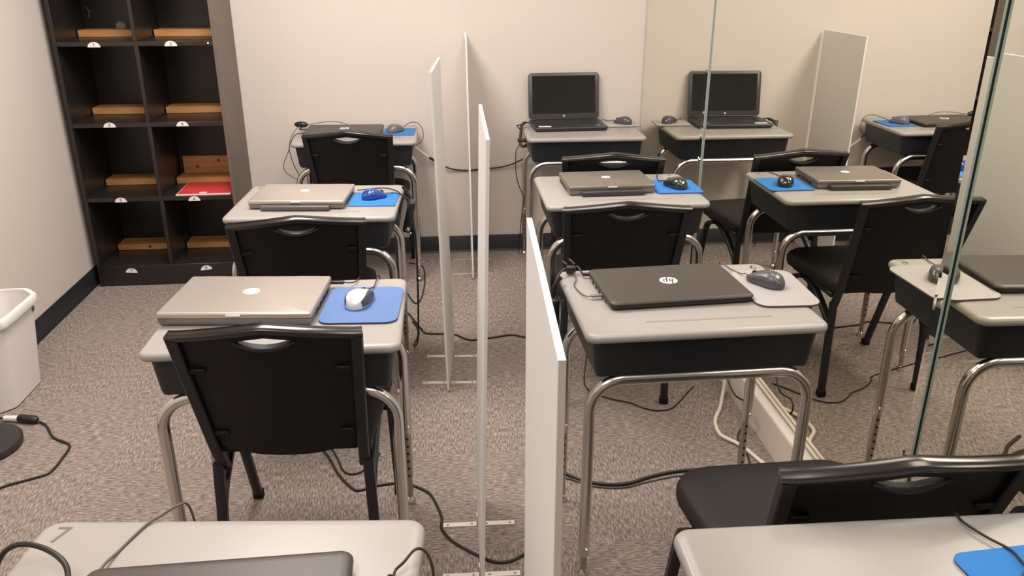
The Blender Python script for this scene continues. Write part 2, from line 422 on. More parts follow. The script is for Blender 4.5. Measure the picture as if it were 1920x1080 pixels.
for kx, kz in ((-0.085, 0.035), (0.028, 0.066)):
    bm = bmesh.new(); lathe(bm, [(0.0004, 0), (0.009, 0), (0.006, 0.0006), (0.0004, 0.0006)], 14)
    xform(bm, bm.verts[:], Matrix.Translation((kx, -0.0091, kz)) @ Matrix.Rotation(R(90), 4, 'X')); obj('knot', bm, M['knot'], t)
t = thing('red_folder', 'bright red folder lying flat in the pigeonhole above sticker 6', 'folder', (-1.172, 4.260, SH[1] + 0.0115), R(1))
bm = bmesh.new(); box(bm, (0, 0, 0.002), (0.268, 0.238, 0.004)); obj('paper_sheets', bm, M['paper'], t, smooth=False)
bm = bmesh.new(); box(bm, (0.002, 0.006, 0.0052), (0.262, 0.232, 0.0022)); obj('cover', bm, M['red'], t, smooth=False)
bm = bmesh.new(); box(bm, (-0.005, -0.095, 0.0066), (0.035, 0.026, 0.0006)); obj('name_label', bm, M['label'], t, smooth=False)

# ------------------------------------------------------------------ student desks
DW, DD = 0.61, 0.457
def make_desk(H, x, y, a, label, digit=None):
    t = thing('student_desk', label, 'desk', (x, y, 0), a, 'student desks in two columns')
    bm = bmesh.new()
    slab(bm, DW, DD, 0.030, [(H - 0.022, 0.006), (H - 0.020, 0.002), (H - 0.014, 0), (H - 0.008, 0.0008), (H - 0.0035, 0.004), (H - 0.001, 0.010), (H, 0.020)], n=6)
    top = obj('desktop', bm, M['desktop'], t, sharp=50)
    bm = bmesh.new()
    slab(bm, 0.325, 0.009, 0.0044, [(H - 0.001, 0), (H + 0.0005, 0.0003), (H + 0.0003, 0.0025)], cx=0.018, cy=-0.157, n=5)
    obj('pencil_groove', bm, M['groove'], top)
    if digit:
        ch, gx, gy, s = digit
        bm = bmesh.new(); glyph(bm, ch, gx - 0.32 * s, gy - s / 2, 0.62 * s, s, s * 0.15, 0.0004, H + 0.0001)
        o = obj('marked_number', bm, M['pencil'], top, smooth=False); o['label'] = 'number %s written on the corner' % ch
    bm = bmesh.new()
    slab(bm, DW - 0.032, DD - 0.030, 0.03, [(H - 0.020, 0), (H - 0.028, 0.002), (H - 0.112, 0.013), (H - 0.124, 0.017), (H - 0.130, 0.028)], n=5)
    obj('book_box', bm, M['box'], t)
    zt = H - 0.138; rr = 0.082; lx = 0.285; tr = 0.0148
    for yy in (-0.190, 0.150):
        bm = bmesh.new(); zb = 0.25 if yy > 0 else 0.07
        P = [Vector((-lx, yy, zb))] + [Vector((-lx, yy, zb + (zt - rr - zb) * k / 4)) for k in range(1, 4)]
        P += arc((-lx + rr, yy, zt - rr), rr, 180, 90, 10, (1, 0, 0), (0, 0, 1))
        P += arc((lx - rr, yy, zt - rr), rr, 90, 0, 10, (1, 0, 0), (0, 0, 1))
        P += [Vector((lx, yy, zb))]
        tube(bm, P, tr, 14)
        fr = obj('leg_frame', bm, M['chrome'], t)
        for sx in (-1, 1):
            bm = bmesh.new()
            tube(bm, [(sx * lx, yy, zb + 0.03), (sx * lx, yy, max(0.095, min(0.10, zb))), (sx * lx, yy, 0.09), (sx * lx, yy, 0.022)], [0.0118, 0.0118, 0.0095, 0.009], 12)
            lg = obj('leg', bm, M['insert'], t)
            bm = bmesh.new()
            if yy < 0: bm.free(); continue_holes = False
            else: continue_holes = True
            for k in range(6 if continue_holes else 0):
                g = bmesh.ops.create_cone(bm, cap_ends=True, segments=10, radius1=0.0042, radius2=0.0042, depth=0.0012)
                xform(bm, g['verts'], Matrix.Translation((sx * lx, yy - 0.0116, 0.232 - 0.026 * k)) @ Matrix.Rotation(R(90), 4, 'X'))
            if continue_holes: obj('adjustment_holes', bm, M['hole'], lg)
            bm = bmesh.new(); lathe(bm, [(0.006, 0.03), (0.006, 0.022), (0.010, 0.018), (0.0165, 0.006), (0.0165, 0.002), (0.014, 0.0)], 16, (sx * lx, yy, 0)); obj('glide', bm, M['chrome'], lg)
            bm = bmesh.new(); bmesh.ops.create_uvsphere(bm, u_segments=12, v_segments=8, radius=0.006)
            xform(bm, bm.verts[:], Matrix.Translation((sx * lx + 0.004, yy - 0.0160, zb + 0.025))); obj('bolt', bm, M['chrome'], fr)
    return t
DK = {}
DK['L1'] = make_desk(0.746, -0.391, 4.250, -0.002, 'student desk against the back wall beside the bookcase, carrying a closed black laptop')
DK['R1'] = make_desk(0.742, 0.773, 4.270, -0.017, 'student desk against the back wall by the mirror, carrying the open laptop')
DK['L2'] = make_desk(0.727, -0.441, 3.054, -0.056, 'second desk of the left column, carrying the silver laptop and blue glowing mouse', ('3', -0.268, 0.192, 0.022))
DK['R2'] = make_desk(0.745, 0.702, 3.044, -0.010, 'second desk of the right column, carrying the taupe laptop and black mouse', ('4', 0.255, 0.192, 0.022))
DK['L3'] = make_desk(0.719, -0.399, 2.000, -0.011, 'third desk of the left column, carrying the large silver laptop and silver mouse')
DK['R3'] = make_desk(0.737, 0.645, 1.966, 0.018, 'third desk of the right column, marked 6 and carrying a closed black laptop', ('6', 0.268, 0.190, 0.030))
DK['L4'] = make_desk(0.728, -0.357, 0.902, -0.085, 'nearest left desk, cut off by the bottom edge and marked 7', ('7', -0.266, 0.188, 0.034))
DK['R4'] = make_desk(0.740, 0.646, 0.791, -0.020, 'nearest right desk, cut off by the bottom right corner')

# ------------------------------------------------------------------ chairs
def make_chair(x, y, a, label):
    """x, y: middle of the top rail; the sitter faces +y"""
    ca, sa = math.cos(a), math.sin(a)
    ox, oy = x - (-sa) * (-0.30), y - ca * (-0.30)
    t = thing('stacking_chair', label, 'chair', (ox, oy, 0), a, 'black stacking chairs with peaked backs')
    ZT, ZB = 0.795, 0.385
    def yb(z): return -0.30 + 0.125 * (ZT - z) / (ZT - ZB)
    def hw(z): return 0.190 + (0.215 - 0.190) * (z - ZB) / (ZT - ZB)
    def pt(u, z, dy=0.0): return Vector((u * (hw(z) - 0.012), yb(z) + 0.020 * u * u - 0.010 + dy, z))
    # back panel with an open hand slot under the peak
    bm = bmesh.new(); NU = 40
    cols = []
    for i in range(NU + 1):
        u = -1 + 2 * i / NU
        zt = ZT - 0.006 + 0.024 * (1 - abs(u)); zb = 0.422 + 0.035 * abs(u) ** 2.5
        s = abs(u) / 0.32
        if s < 1: h0, h1 = 0.786 - 0.017 * (1 - s * s), 0.786 + 0.009 * (1 - s)
        else: h0 = h1 = 0.786
        lowz = [zb + (h0 - zb) * k / 8 for k in range(9)]
        cols.append(([bm.verts.new(pt(u, z)) for z in lowz], [bm.verts.new(pt(u, z)) for z in (h1, (h1 + zt) / 2, zt)]))
    for (a0, a1), (b0, b1) in zip(cols[:-1], cols[1:]):
        for k in range(8): bm.faces.new((a0[k], b0[k], b0[k + 1], a0[k + 1]))
        for k in range(2): bm.faces.new((a1[k], b1[k], b1[k + 1], a1[k + 1]))
    bmesh.ops.remove_doubles(bm, verts=bm.verts[:], dist=1e-5)
    bmesh.ops.recalc_face_normals(bm, faces=bm.faces[:])
    bmesh.ops.solidify(bm, geom=bm.faces[:], thickness=0.011)
    bk = obj('backrest', bm, M['chair_back'], t)
    bm = bmesh.new()
    P = [pt(u, 0.786 - 0.019 * (1 - (u / 0.34) ** 2) - 0.002, -0.004) for u in [(-0.34 + 0.68 * k / 16) for k in range(17)]]
    tube(bm, P, [0.002 + 0.0045 * math.sin(PI * k / 16) for k in range(17)], 8)
    obj('hand_slot_lip', bm, M['chair_frame'], bk)
    # peaked top rail
    bm = bmesh.new(); P = []
    for k in range(25):
        u = -1.055 + 2.11 * k / 24
        au = abs(u) if abs(u) > 0.06 else 0.03 + 0.5 * abs(u)
        zz = ZT + 0.024 * (1 - min(1.0, au))
        P.append(Vector((u * (hw(ZT) - 0.012), -0.30 + 0.020 * u * u - 0.008, zz)))
    sec = [(-0.013, -0.007), (0.013, -0.007), (0.0145, -0.0035), (0.0145, 0.0045), (0.012, 0.007), (-0.012, 0.007), (-0.0145, 0.0045), (-0.0145, -0.0035)]
    sweep(bm, P, sec, up=(0, -0.25, 0.97)); obj('top_rail', bm, M['rail'], t, sharp=50)
    # side posts of the back, with the end caps that hang below the seat
    for sx in (-1, 1):
        bm = bmesh.new()
        P = []
        for k in range(11):
            z = ZT - 0.004 + (0.372 - ZT) * k / 10
            P.append(Vector((sx * (hw(z) - 0.012), yb(z) + (0.006 if z > 0.45 else 0.006 + (0.45 - z) * 0.12), z)))
        sec = [(-0.008, -0.013), (0.008, -0.013), (0.011, -0.010), (0.011, 0.010), (0.008, 0.013), (-0.008, 0.013), (-0.011, 0.010), (-0.011, -0.010)]
        sweep(bm, P, sec, up=(1, 0, 0)); obj('back_post', bm, M['chair_frame'], t)
        for z in (0.70, 0.50):
            bm = bmesh.new(); box(bm, (sx * (hw(z) - 0.046), yb(z) - 0.0155 + 0.012, z), (0.034, 0.008, 0.012), 0.002, 1); obj('panel_clip', bm, M['chair_back'], bk)
    # seat cushion
    bm = bmesh.new()
    def outline(s):
        w0, w1, ya, yb_ = 0.202 * s, 0.226 * s, 0.03 - 0.205 * s, 0.03 + 0.205 * s
        pts = []
        for cx, cy, rad, a0 in ((w1, yb_, 0.085, 0), (-w1, yb_, 0.085, 90), (-w0, ya, 0.05, 180), (w0, ya, 0.05, 270)):
            for k in range(8):
                an = R(a0 + 90 * k / 7)
                pts.append((cx - math.copysign(rad, cx) + rad * math.cos(an), cy + (-rad if a0 < 180 else rad) + rad * math.sin(an)))
        return pts
    loft(bm, [ring(outline(s), z) for s, z in ((0.93, 0.415), (0.985, 0.420), (1.0, 0.433), (1.0, 0.448), (0.985, 0.459), (0.95, 0.466), (0.85, 0.471), (0.6, 0.473))])
    obj('seat', bm, M['seat'], t, sharp=60)
    bm = bmesh.new()
    for sx in (-1, 1): box(bm, (sx * 0.185, 0.01, 0.405), (0.02, 0.32, 0.02), 0.003, 1)
    for yy in (-0.11, 0.14): box(bm, (0, yy, 0.405), (0.38, 0.02, 0.02), 0.003, 1)
    obj('seat_frame', bm, M['chair_frame'], t)
    fs = [(-0.0075, -0.013), (0.0075, -0.013), (0.0095, -0.010), (0.0095, 0.010), (0.0075, 0.013), (-0.0075, 0.013), (-0.0095, 0.010), (-0.0095, -0.010)]
    for sx in (-1, 1):
        bm = bmesh.new()
        sweep(bm, smooth_path([(sx * 0.208, 0.055, 0.408), (sx * 0.222, 0.085, 0.395), (sx * 0.224, 0.110, 0.36), (sx * 0.222, 0.165, 0.19), (sx * 0.220, 0.222, 0.012)], 5), fs, up=(1, 0, 0))
        lg = obj('leg', bm, M['chair_frame'], t)
        bm = bmesh.new(); box(bm, (sx * 0.220, 0.224, 0.014), (0.031, 0.026, 0.028), 0.003, 1); obj('rubber_foot', bm, M['rubber'], lg)
        bm = bmesh.new()
        sweep(bm, smooth_path([(sx * 0.190, 0.06, 0.402), (sx * 0.190, -0.02, 0.385), (sx * 0.190, -0.13, 0.318), (sx * 0.190, -0.165, 0.285), (sx * 0.193, -0.178, 0.24), (sx * 0.195, -0.185, 0.13), (sx * 0.196, -0.190, 0.012)], 5), fs, up=(1, 0, 0))
        lg = obj('leg', bm, M['chair_frame'], t)
        bm = bmesh.new(); sweep(bm, [(sx * 0.188, -0.166, 0.385), (sx * 0.190, -0.172, 0.33), (sx * 0.192, -0.177, 0.25)], fs, up=(1, 0, 0)); obj('post_socket', bm, M['chair_frame'], lg)
        bm = bmesh.new(); box(bm, (sx * 0.196, -0.190, 0.014), (0.031, 0.026, 0.028), 0.003, 1); obj('rubber_foot', bm, M['rubber'], lg)
    return t
make_chair(-0.390, 1.683, R(-2.4), 'nearest left black chair, its whole back in view before the large silver laptop')
make_chair(-0.440, 2.514, R(3.1), 'black stacking chair tucked under the desk with the blue glowing mouse')
make_chair(-0.410, 3.918, R(-6.0), 'black stacking chair at the far left desk, a bright slot in its back')
make_chair(0.632, 2.572, R(-3.0), 'black stacking chair between the taupe laptop and the black laptop marked hp')
make_chair(0.742, 3.315, R(-5.6), 'black stacking chair under the desk with the open laptop')
make_chair(0.748, 1.052, R(0.6), 'black stacking chair at the bottom right, its broad seat showing beside its back')

# ------------------------------------------------------------------ white dividers
def make_divider(x, y, yaw_, lean, label, y_br=(-0.12, 0.12)):
    t = thing('divider_board', label, 'divider', (x, y, 0), yaw_, 'white divider boards between the desk columns')
    bm = bmesh.new(); box(bm, (0, 0, 0.615), (0.008, 0.455, 1.210), 0.0008, 1)
    for v in bm.verts: v.co.x += math.tan(lean) * v.co.z
    obj('panel', bm, M['board'], t, smooth=False)
    for yy in y_br:
        for sx in (-1, 1):
            bm = bmesh.new()
            pts = [(0.0044, 0.0), (0.106, 0.0), (0.106, 0.003), (0.0074, 0.003), (0.0074, 0.036), (0.0044, 0.036)]
            loft(bm, [[(sx * a, yy + w, z) for a, z in pts] for w in (-0.0095, 0.0095)])
            br = obj('bracket', bm, M['bracket'], t, smooth=False)
            bm = bmesh.new()
            for q in (0.022, 0.092):
                g = bmesh.ops.create_cone(bm, cap_ends=True, segments=12, radius1=0.0042, radius2=0.003, depth=0.002)
                xform(bm, g['verts'], Matrix.Translation((sx * q, yy, 0.004)))
            obj('screws', bm, M['insert'], br)
    return t
make_divider(0.186, 4.268, -0.03, R(-0.6), 'farthest white divider board, standing edge-on against the back wall', (-0.135, 0.10))
make_divider(0.037, 3.058, -0.075, R(-1.15), 'white divider board leaning slightly left of the farthest one, beside the floor cable', (-0.148, 0.088))
make_divider(0.090, 1.920, -0.024, R(1.25), 'slim white divider board beside the large silver laptop, brackets on the carpet', (-0.125, 0.095))
make_divider(0.1215, 0.899, -0.048, 0.0, 'nearest white divider board, showing its broad left face beside the desk marked 6', (-0.10, 0.12))

# ------------------------------------------------------------------ closed laptops
def hp_logo(parent, x, y, z, rx, m_disc, m_ink, letters=True):
    bm = bmesh.new(); p = cpts(0, 0, rx, rx, 0, 360 - 12, 29)
    loft(bm, [ring(p, 0), ring(p, 0.0006)])
    xform(bm, bm.verts[:], Matrix.Translation((x, y, z)))
    lg = obj('logo', bm, m_disc, parent, smooth=False)
    if letters:
        bm = bmesh.new(); s = rx
        G2 = [[(-0.20, 0.97), (-0.56, -0.42)], [(-0.44, 0.10), (-0.40, 0.22), (-0.16, 0.22), (-0.12, 0.08), (-0.26, -0.42)],
              [(0.30, 0.40), (-0.06, -0.97)], [(0.28, 0.30), (0.52, 0.30), (0.60, 0.16), (0.46, -0.28), (0.38, -0.34), (0.14, -0.34)]]
        for q in G2: stroke(bm, [(-a * s, -b * s) for a, b in q], 0.15 * s, 0.0004, 0.0007)
        xform(bm, bm.verts[:], Matrix.Translation((x, y, z))); obj('letters', bm, m_ink, lg, smooth=False)
    return lg

def closed_laptop(x, y, z, a, w, d, h, label, style, logo):
    t = thing('laptop', label, 'laptop', (x, y, z), a, 'closed laptops on the desks')
    hb = h * 0.58
    silver = style in ('silver', 'taupe')
    lidm = {'silver': M['silver'], 'taupe': M['silver_dark'], 'black': M['lap_black']}[style]
    bm = bmesh.new(); r = 0.008 if silver else 0.02
    slab(bm, w - 0.002, d - 0.002, r, [(0.0015, 0.010), (0.003, 0.004), (hb * 0.5, 0.001), (hb, 0.0)], n=4)
    base = obj('base', bm, M['lap_side'] if silver else M['lap_base'], t)
    bm = bmesh.new()
    if silver: slab(bm, w, d, r, [(hb + 0.0012, 0.002), (hb + 0.002, 0), (h - 0.004, 0), (h - 0.0012, 0.0025), (h, 0.008)], n=4)
    else: slab(bm, w, d, r, [(hb + 0.0012, 0.003), (hb + 0.002, 0), (h - 0.0055, 0.0005), (h - 0.002, 0.004), (h - 0.0005, 0.010), (h, 0.018)], n=5)
    lid = obj('lid', bm, lidm, t, sharp=55)
    lx, ly, lr, txt = logo
    if txt == 'hp': hp_logo(lid, lx, ly, h + 0.0001, lr, M['logo_white'], M['lap_black'])
    elif txt == 'plain': 
        bm = bmesh.new(); p = cpts(0, 0, lr, lr * 0.85, 0, 348, 29); loft(bm, [ring(p, 0), ring(p, 0.0006)]); xform(bm, bm.verts[:], Matrix.Translation((lx, ly, h))); obj('logo', bm, M['logo_white'], lid, smooth=False)
    elif txt == 'dell':
        bm = bmesh.new(); p = cpts(0, 0, lr, lr * 0.95, 0, 348, 29); loft(bm, [ring(p, 0), ring(p, 0.0006)]); xform(bm, bm.verts[:], Matrix.Translation((lx, ly, h)))
        lg = obj('logo', bm, M['logo_white'], lid, smooth=False)
        bm = bmesh.new()
        for k, ch in enumerate('DELL'): glyph(bm, ch, lx - 0.78 * lr + k * 0.41 * lr, ly - 0.2 * lr, 0.33 * lr, 0.42 * lr, 0.06 * lr, 0.0003, h + 0.0007)
        obj('letters', bm, M['logo_grey'], lg, smooth=False)
    if silver:
        bm = bmesh.new(); box(bm, (0, -d / 2 - 0.001, h - 0.006), (0.036, 0.006, 0.005), 0.0015, 2); obj('latch', bm, M['mouse_silver'], lid)
        for sx in (-1, 1):
            bm = bmesh.new(); tube(bm, [(sx * w * 0.33 - 0.03, d / 2 - 0.002, h - 0.006), (sx * w * 0.33 + 0.03, d / 2 - 0.002, h - 0.006)], 0.005, 10); obj('hinge', bm, M['lap_side'], base)
        bm = bmesh.new()
        for k in range(4): box(bm, (w / 2 - 0.0012, d * (0.28 - 0.16 * k), hb * 0.55), (0.002, 0.022, hb * 0.35))
        for k in range(4): box(bm, (-w / 2 + 0.0012, d * (0.30 - 0.17 * k), hb * 0.55), (0.002, 0.024, hb * 0.35))
        obj('ports', bm, M['hole'], base, smooth=False)
    else:
        bm = bmesh.new()
        for k in range(5): box(bm, (-w / 2 + 0.0012, d * (0.28 - 0.13 * k), hb * 0.55), (0.0018, 0.016, hb * 0.4))
        obj('ports', bm, M['lap_side'], base, smooth=False)
        for sx in (-1, 1):
            bm = bmesh.new(); box(bm, (sx * w * 0.36, d / 2 - 0.004, h - 0.0075), (0.040, 0.007, 0.007), 0.002, 2); obj('hinge', bm, M['lap_base'], base)
    return t, base
def battery(base, w, d, h, m):
    bm = bmesh.new(); box(bm, (0.0, -d / 2 - 0.010, h / 2 + 0.0012), (w, 0.026, h), 0.004, 3); obj('battery', bm, m, base)

t, b = closed_laptop(-0.500, 2.046, 0.7195, R(-5), 0.385, 0.262, 0.036, 'large silver laptop with a white oval logo, beside the silver mouse', 'silver', (0.005, 0.015, 0.022, 'dell'))
t, b = closed_laptop(-0.497, 3.050, 0.7275, R(-5.0), 0.348, 0.243, 0.034, 'silver laptop with a dark battery bar in front, beside the blue mouse', 'silver', (0.004, 0.018, 0.018, 'plain'))
battery(b, 0.248, 0.243, 0.017, M['battery_grey'])
t, b = closed_laptop(0.660, 3.072, 0.7455, R(1.2), 0.334, 0.236, 0.036, 'taupe silver laptop between the mirror and the divider, beside the black mouse', 'taupe', (0.002, 0.012, 0.018, 'plain'))
battery(b, 0.242, 0.236, 0.018, M['battery'])
closed_laptop(0.616, 2.015, 0.7375, R(3.4), 0.388, 0.258, 0.023, 'closed black laptop with an upside-down round hp logo, in front of the mirror', 'black', (0.002, 0.004, 0.0245, 'hp'))
closed_laptop(-0.459, 4.270, 0.7465, R(-2.5), 0.390, 0.245, 0.023, 'closed black laptop on the far left desk, behind the chair back', 'black', (0.002, 0.004, 0.024, 'hp'))
closed_laptop(-0.327, 0.877, 0.7285, R(1.0), 0.378, 0.255, 0.025, 'closed brownish laptop at the bottom edge, on the desk marked 7', 'black', (0.0, 0.0, 0.0245, 'hp'))

# ------------------------------------------------------------------ open laptop
t = thing('laptop', 'open black laptop with a dark screen against the back wall', 'laptop', (0.712, 4.335, 0.7425), R(1.5))
w, d = 0.388, 0.250
bm = bmesh.new(); slab(bm, w, d, 0.02, [(0.001, 0.012), (0.003, 0.006), (0.012, 0.001), (0.018, 0.0), (0.021, 0.002), (0.022, 0.008)], n=5); base = obj('base', bm, M['palm'], t)
bm = bmesh.new()
for r_ in range(6):
    n = 15
    for k in range(n): box(bm, (-0.16 + 0.32 * (k + 0.5) / n, 0.092 - 0.0175 * r_, 0.0228), (0.0175, 0.0140, 0.0016), 0.0006, 1)
o = obj('keyboard', bm, M['keys'], base); o['kind'] = 'stuff'
bm = bmesh.new(); box(bm, (-0.01, -0.066, 0.0222), (0.105, 0.058, 0.0006)); obj('touchpad', bm, M['keys'], base, smooth=False)
bm = bmesh.new(); box(bm, (-0.137, -0.088, 0.0224), (0.066, 0.026, 0.0008)); o = obj('sticker', bm, M['label'], base, smooth=False); o['label'] = 'white paper sticker beside the touchpad'
bm = bmesh.new(); box(bm, (0.148, -0.078, 0.0223), (0.022, 0.007, 0.0006)); o = obj('badge', bm, M['logo_grey'], base, smooth=False)
bm = bmesh.new(); tube(bm, [(-0.16, d / 2 - 0.006, 0.024), (0.16, d / 2 - 0.006, 0.024)], 0.007, 12); obj('hinge', bm, M['lap_base'], base)
LM = Matrix.Translation((0, d / 2 - 0.008, 0.022)) @ Matrix.Rotation(R(-9), 4, 'X')
bm = bmesh.new()
pr = [(0.004, 0.001), (0.0, 0.004), (-0.009, 0.004), (-0.011, 0.0)]
loft(bm, [[(x, -yy, z + 0.124) for x, z in rrect(w - 2 * i, 0.244 - 2 * i, 0.018 - i, 5)] for yy, i in ((0.004, 0.002), (0.0025, 0.0), (-0.006, 0.0005), (-0.0095, 0.006))])
xform(bm, bm.verts[:], LM); lid = obj('lid', bm, M['bezel'], t)
bm = bmesh.new(); box(bm, (0, -0.0040, 0.131), (0.346, 0.0012, 0.199)); xform(bm, bm.verts[:], LM); obj('screen', bm, M['screen'], lid, smooth=False)
bm = bmesh.new(); lathe(bm, [(0.0003, 0), (0.0052, 0), (0.0052, 0.0007), (0.0003, 0.0007)], 20)
for v in bm.verts: v.co = Vector((v.co.x, -v.co.z, v.co.y))
xform(bm, bm.verts[:], LM @ Matrix.Translation((0, -0.0042, 0.0185))); lg = obj('logo', bm, M['logo_white'], lid)
bm = bmesh.new(); s = 0.0052
for q in [[(-0.2, 0.9), (-0.5, -0.4)], [(-0.42, 0.1), (-0.15, 0.2), (-0.28, -0.4)], [(0.3, 0.4), (0.0, -0.9)], [(0.28, 0.3), (0.58, 0.2), (0.42, -0.3), (0.14, -0.34)]]:
    stroke(bm, [(a * s, b * s) for a, b in q], 0.15 * s, 0.0003)
for v in bm.verts: v.co = Vector((v.co.x, -v.co.z, v.co.y))
xform(bm, bm.verts[:], LM @ Matrix.Translation((0, -0.00495, 0.0185))); obj('letters', bm, M['lap_black'], lg, smooth=False)

# ------------------------------------------------------------------ mouse pads
def make_pad(P, z, label, m, under, r=0.014, th=0.004, grp=None):
    """P: four corners front-left, front-right, back-right, back-left"""
    cx = sum(p[0] for p in P) / 4; cy = sum(p[1] for p in P) / 4
    w = (math.dist(P[0], P[1]) + math.dist(P[3], P[2])) / 2; d = (math.dist(P[0], P[3]) + math.dist(P[1], P[2])) / 2
    a = math.atan2(P[1][1] - P[0][1], P[1][0] - P[0][0])
    t = thing('mouse_pad', label, 'mouse pad', (cx, cy, z), a, grp)
    bm = bmesh.new(); slab(bm, w, d, r, [(0.0002, 0.0003), (0.0014, 0), (th - 0.0012, 0)], n=5); obj('backing', bm, M[under], t)
    bm = bmesh.new(); slab(bm, w, d, r, [(th - 0.0012, 0.0), (th - 0.0003, 0.0), (th, 0.0008)], n=5); obj('surface', bm, M[m], t)
    return t
bg = 'rectangular blue mouse pads'
make_pad([(-0.303, 1.906), (-0.103, 1.895), (-0.103, 2.140), (-0.303, 2.146)], 0.7195, 'large light blue pad under the silver mouse', 'pad_peri_lit', 'pad_under', 0.03, 0.005, bg)
make_pad([(-0.325, 2.950), (-0.148, 2.938), (-0.144, 3.128), (-0.315, 3.136)], 0.7275, 'blue pad under the glowing blue mouse', 'pad_blue', 'pad_under', 0.008, 0.003, bg)
make_pad([(0.838, 2.945), (1.017, 2.942), (1.017, 3.141), (0.838, 3.141)], 0.7455, 'blue pad under the glossy black mouse by the mirror', 'pad_blue', 'pad_under', 0.016, 0.004, bg)
make_pad([(-0.258, 4.181), (-0.100, 4.172), (-0.095, 4.351), (-0.258, 4.360)], 0.7465, 'small blue pad under the grey mouse on the far left desk', 'pad_blue', 'pad_under', 0.006, 0.003, bg)
make_pad([(0.735, 0.700), (0.955, 0.715), (0.945, 0.935), (0.757, 0.917)], 0.7405, 'blue pad cut off in the bottom right corner of the picture', 'pad_blue', 'pad_under', 0.02, 0.004, bg)
gg = 'pale mouse pads on the right hand desks'
make_pad([(0.815, 1.862), (0.985, 1.856), (0.990, 2.118), (0.818, 2.118)], 0.7375, 'pale grey pad with rounded corners beside the closed black hp laptop', 'pad_white', 'pad_brown', 0.035, 0.006, gg)
make_pad([(0.917, 4.300), (1.108, 4.302), (1.105, 4.470), (0.917, 4.468)], 0.7425, 'pale grey pad beside the open laptop, its corner touching the mirror', 'pad_white', 'pad_brown', 0.02, 0.005, gg)

# ------------------------------------------------------------------ mice
def make_mouse(x, y, z, a, label, m, L=0.112, W=0.062, H=0.037, cable=None, grips=None, buttons='lap_side', cm='cable', cr=0.0017):
    t = thing('computer_mouse', label, 'mouse', (x, y, z), a, 'computer mice on the desks')
    bm = bmesh.new(); NT, NS = 18, 16
    def sect(tt, grow=1.0):
        # tt 0 (palm end, -y) .. 1 (button end, +y)
        e = max(1e-3, 1 - abs(2 * tt - 1) ** 2.6) ** 0.5
        w = W / 2 * e * (1 - 0.10 * math.exp(-((tt - 0.55) / 0.18) ** 2)) * grow
        h = H * (0.42 + 0.58 * math.sin(PI * min(1, 0.18 + 0.80 * (tt ** 0.75)) ) ** 0.9) * e ** 0.8 * grow
        return w, h
    rings = []
    for i in range(NT + 1):
        tt = 0.004 + 0.992 * i / NT; w, h = sect(tt); yy = -L / 2 + L * tt
        rg = [(-w * 0.93, yy, 0.0015), (-w, yy, 0.005)]
        for k in range(NS + 1):
            an = PI - PI * k / NS
            c, s = math.cos(an), math.sin(an)
            rg.append((w * math.copysign(abs(c) ** 0.72, c), yy, 0.007 + max(0.001, h - 0.007) * abs(s) ** 0.62))
        rg += [(w, yy, 0.005), (w * 0.93, yy, 0.0015)]
        rings.append(rg)
    loft(bm, rings); body = obj('body', bm, m, t, sharp=60)
    # seam between the buttons and a wheel
    bm = bmesh.new()
    P = []
    for k in range(8):
        tt = 0.62 + 0.36 * k / 7; w, h = sect(tt); P.append((0, -L / 2 + L * tt, h - 0.0006))
    tube(bm, P, 0.0009, 6); obj('button_seam', bm, M['rubber'], body)
    bm = bmesh.new(); w, h = sect(0.80)
    lathe(bm, [(0.0004, -0.0035), (0.008, -0.0035), (0.0092, -0.0015), (0.0092, 0.0015), (0.008, 0.0035), (0.0004, 0.0035)], 18)
    xform(bm, bm.verts[:], Matrix.Translation((0, -L / 2 + L * 0.80, h - 0.005)) @ Matrix.Rotation(R(90), 4, 'Y')); obj('scroll_wheel', bm, M['rubber'], t)
    if grips:
        for sx in (-1, 1):
            bm = bmesh.new(); rg_ = []
            for i in range(13):
                tt = 0.10 + 0.86 * i / 12; w, h = sect(tt, 1.0); yy = -L / 2 + L * tt
                top = 0.44 + 0.30 * (i / 12)
                rg = []
                for k in range(7):
                    an = PI / 2 * top * k / 6
                    c, s = math.cos(an), math.sin(an)
                    rg.append((sx * (w * abs(c) ** 0.72 + 0.0008), yy, 0.0065 + max(0.001, h - 0.0065) * abs(s) ** 0.62 + 0.0006))
                rg.append((sx * w * 0.6, yy, 0.006))
                rg_.append(rg)
            loft(bm, rg_); obj('side_grip', bm, grips, body, sharp=60)
    if cable:
        P = local(t, cable); P = [Vector((0, L / 2 - 0.003, 0.008)), Vector((0, L / 2 + 0.010, 0.010))] + P
        bm = bmesh.new(); tube(bm, smooth_path(P, 6), cr, 8); obj('cable', bm, M[cm], t)
    return t
make_mouse(-0.211, 2.030, 0.7251, R(-14), 'silver mouse with slate sides on the large light blue pad', M['mouse_silver'], 0.118, 0.068, 0.040,
           [(-0.181, 2.130, 0.729), (-0.178, 2.175, 0.726), (-0.174, 2.213, 0.729), (-0.172, 2.238, 0.718), (-0.172, 2.255, 0.66), (-0.175, 2.26, 0.60)], M['mouse_grip'])
make_mouse(-0.234, 3.048, 0.7311, R(-62), 'translucent blue mouse lit up on the blue pad', M['mouse_blue'], 0.100, 0.060, 0.038,
           [(-0.165, 3.112, 0.733), (-0.140, 3.095, 0.732), (-0.118, 3.070, 0.729), (-0.098, 3.050, 0.70), (-0.092, 3.03, 0.62)])
make_mouse(0.925, 3.030, 0.7501, R(26), 'glossy black mouse on the blue pad by the mirror', M['mouse_black'], 0.116, 0.066, 0.042,
           [(0.886, 3.120, 0.752), (0.893, 3.175, 0.748), (0.905, 3.225, 0.748), (0.915, 3.262, 0.747), (0.917, 3.282, 0.735), (0.917, 3.29, 0.66)])
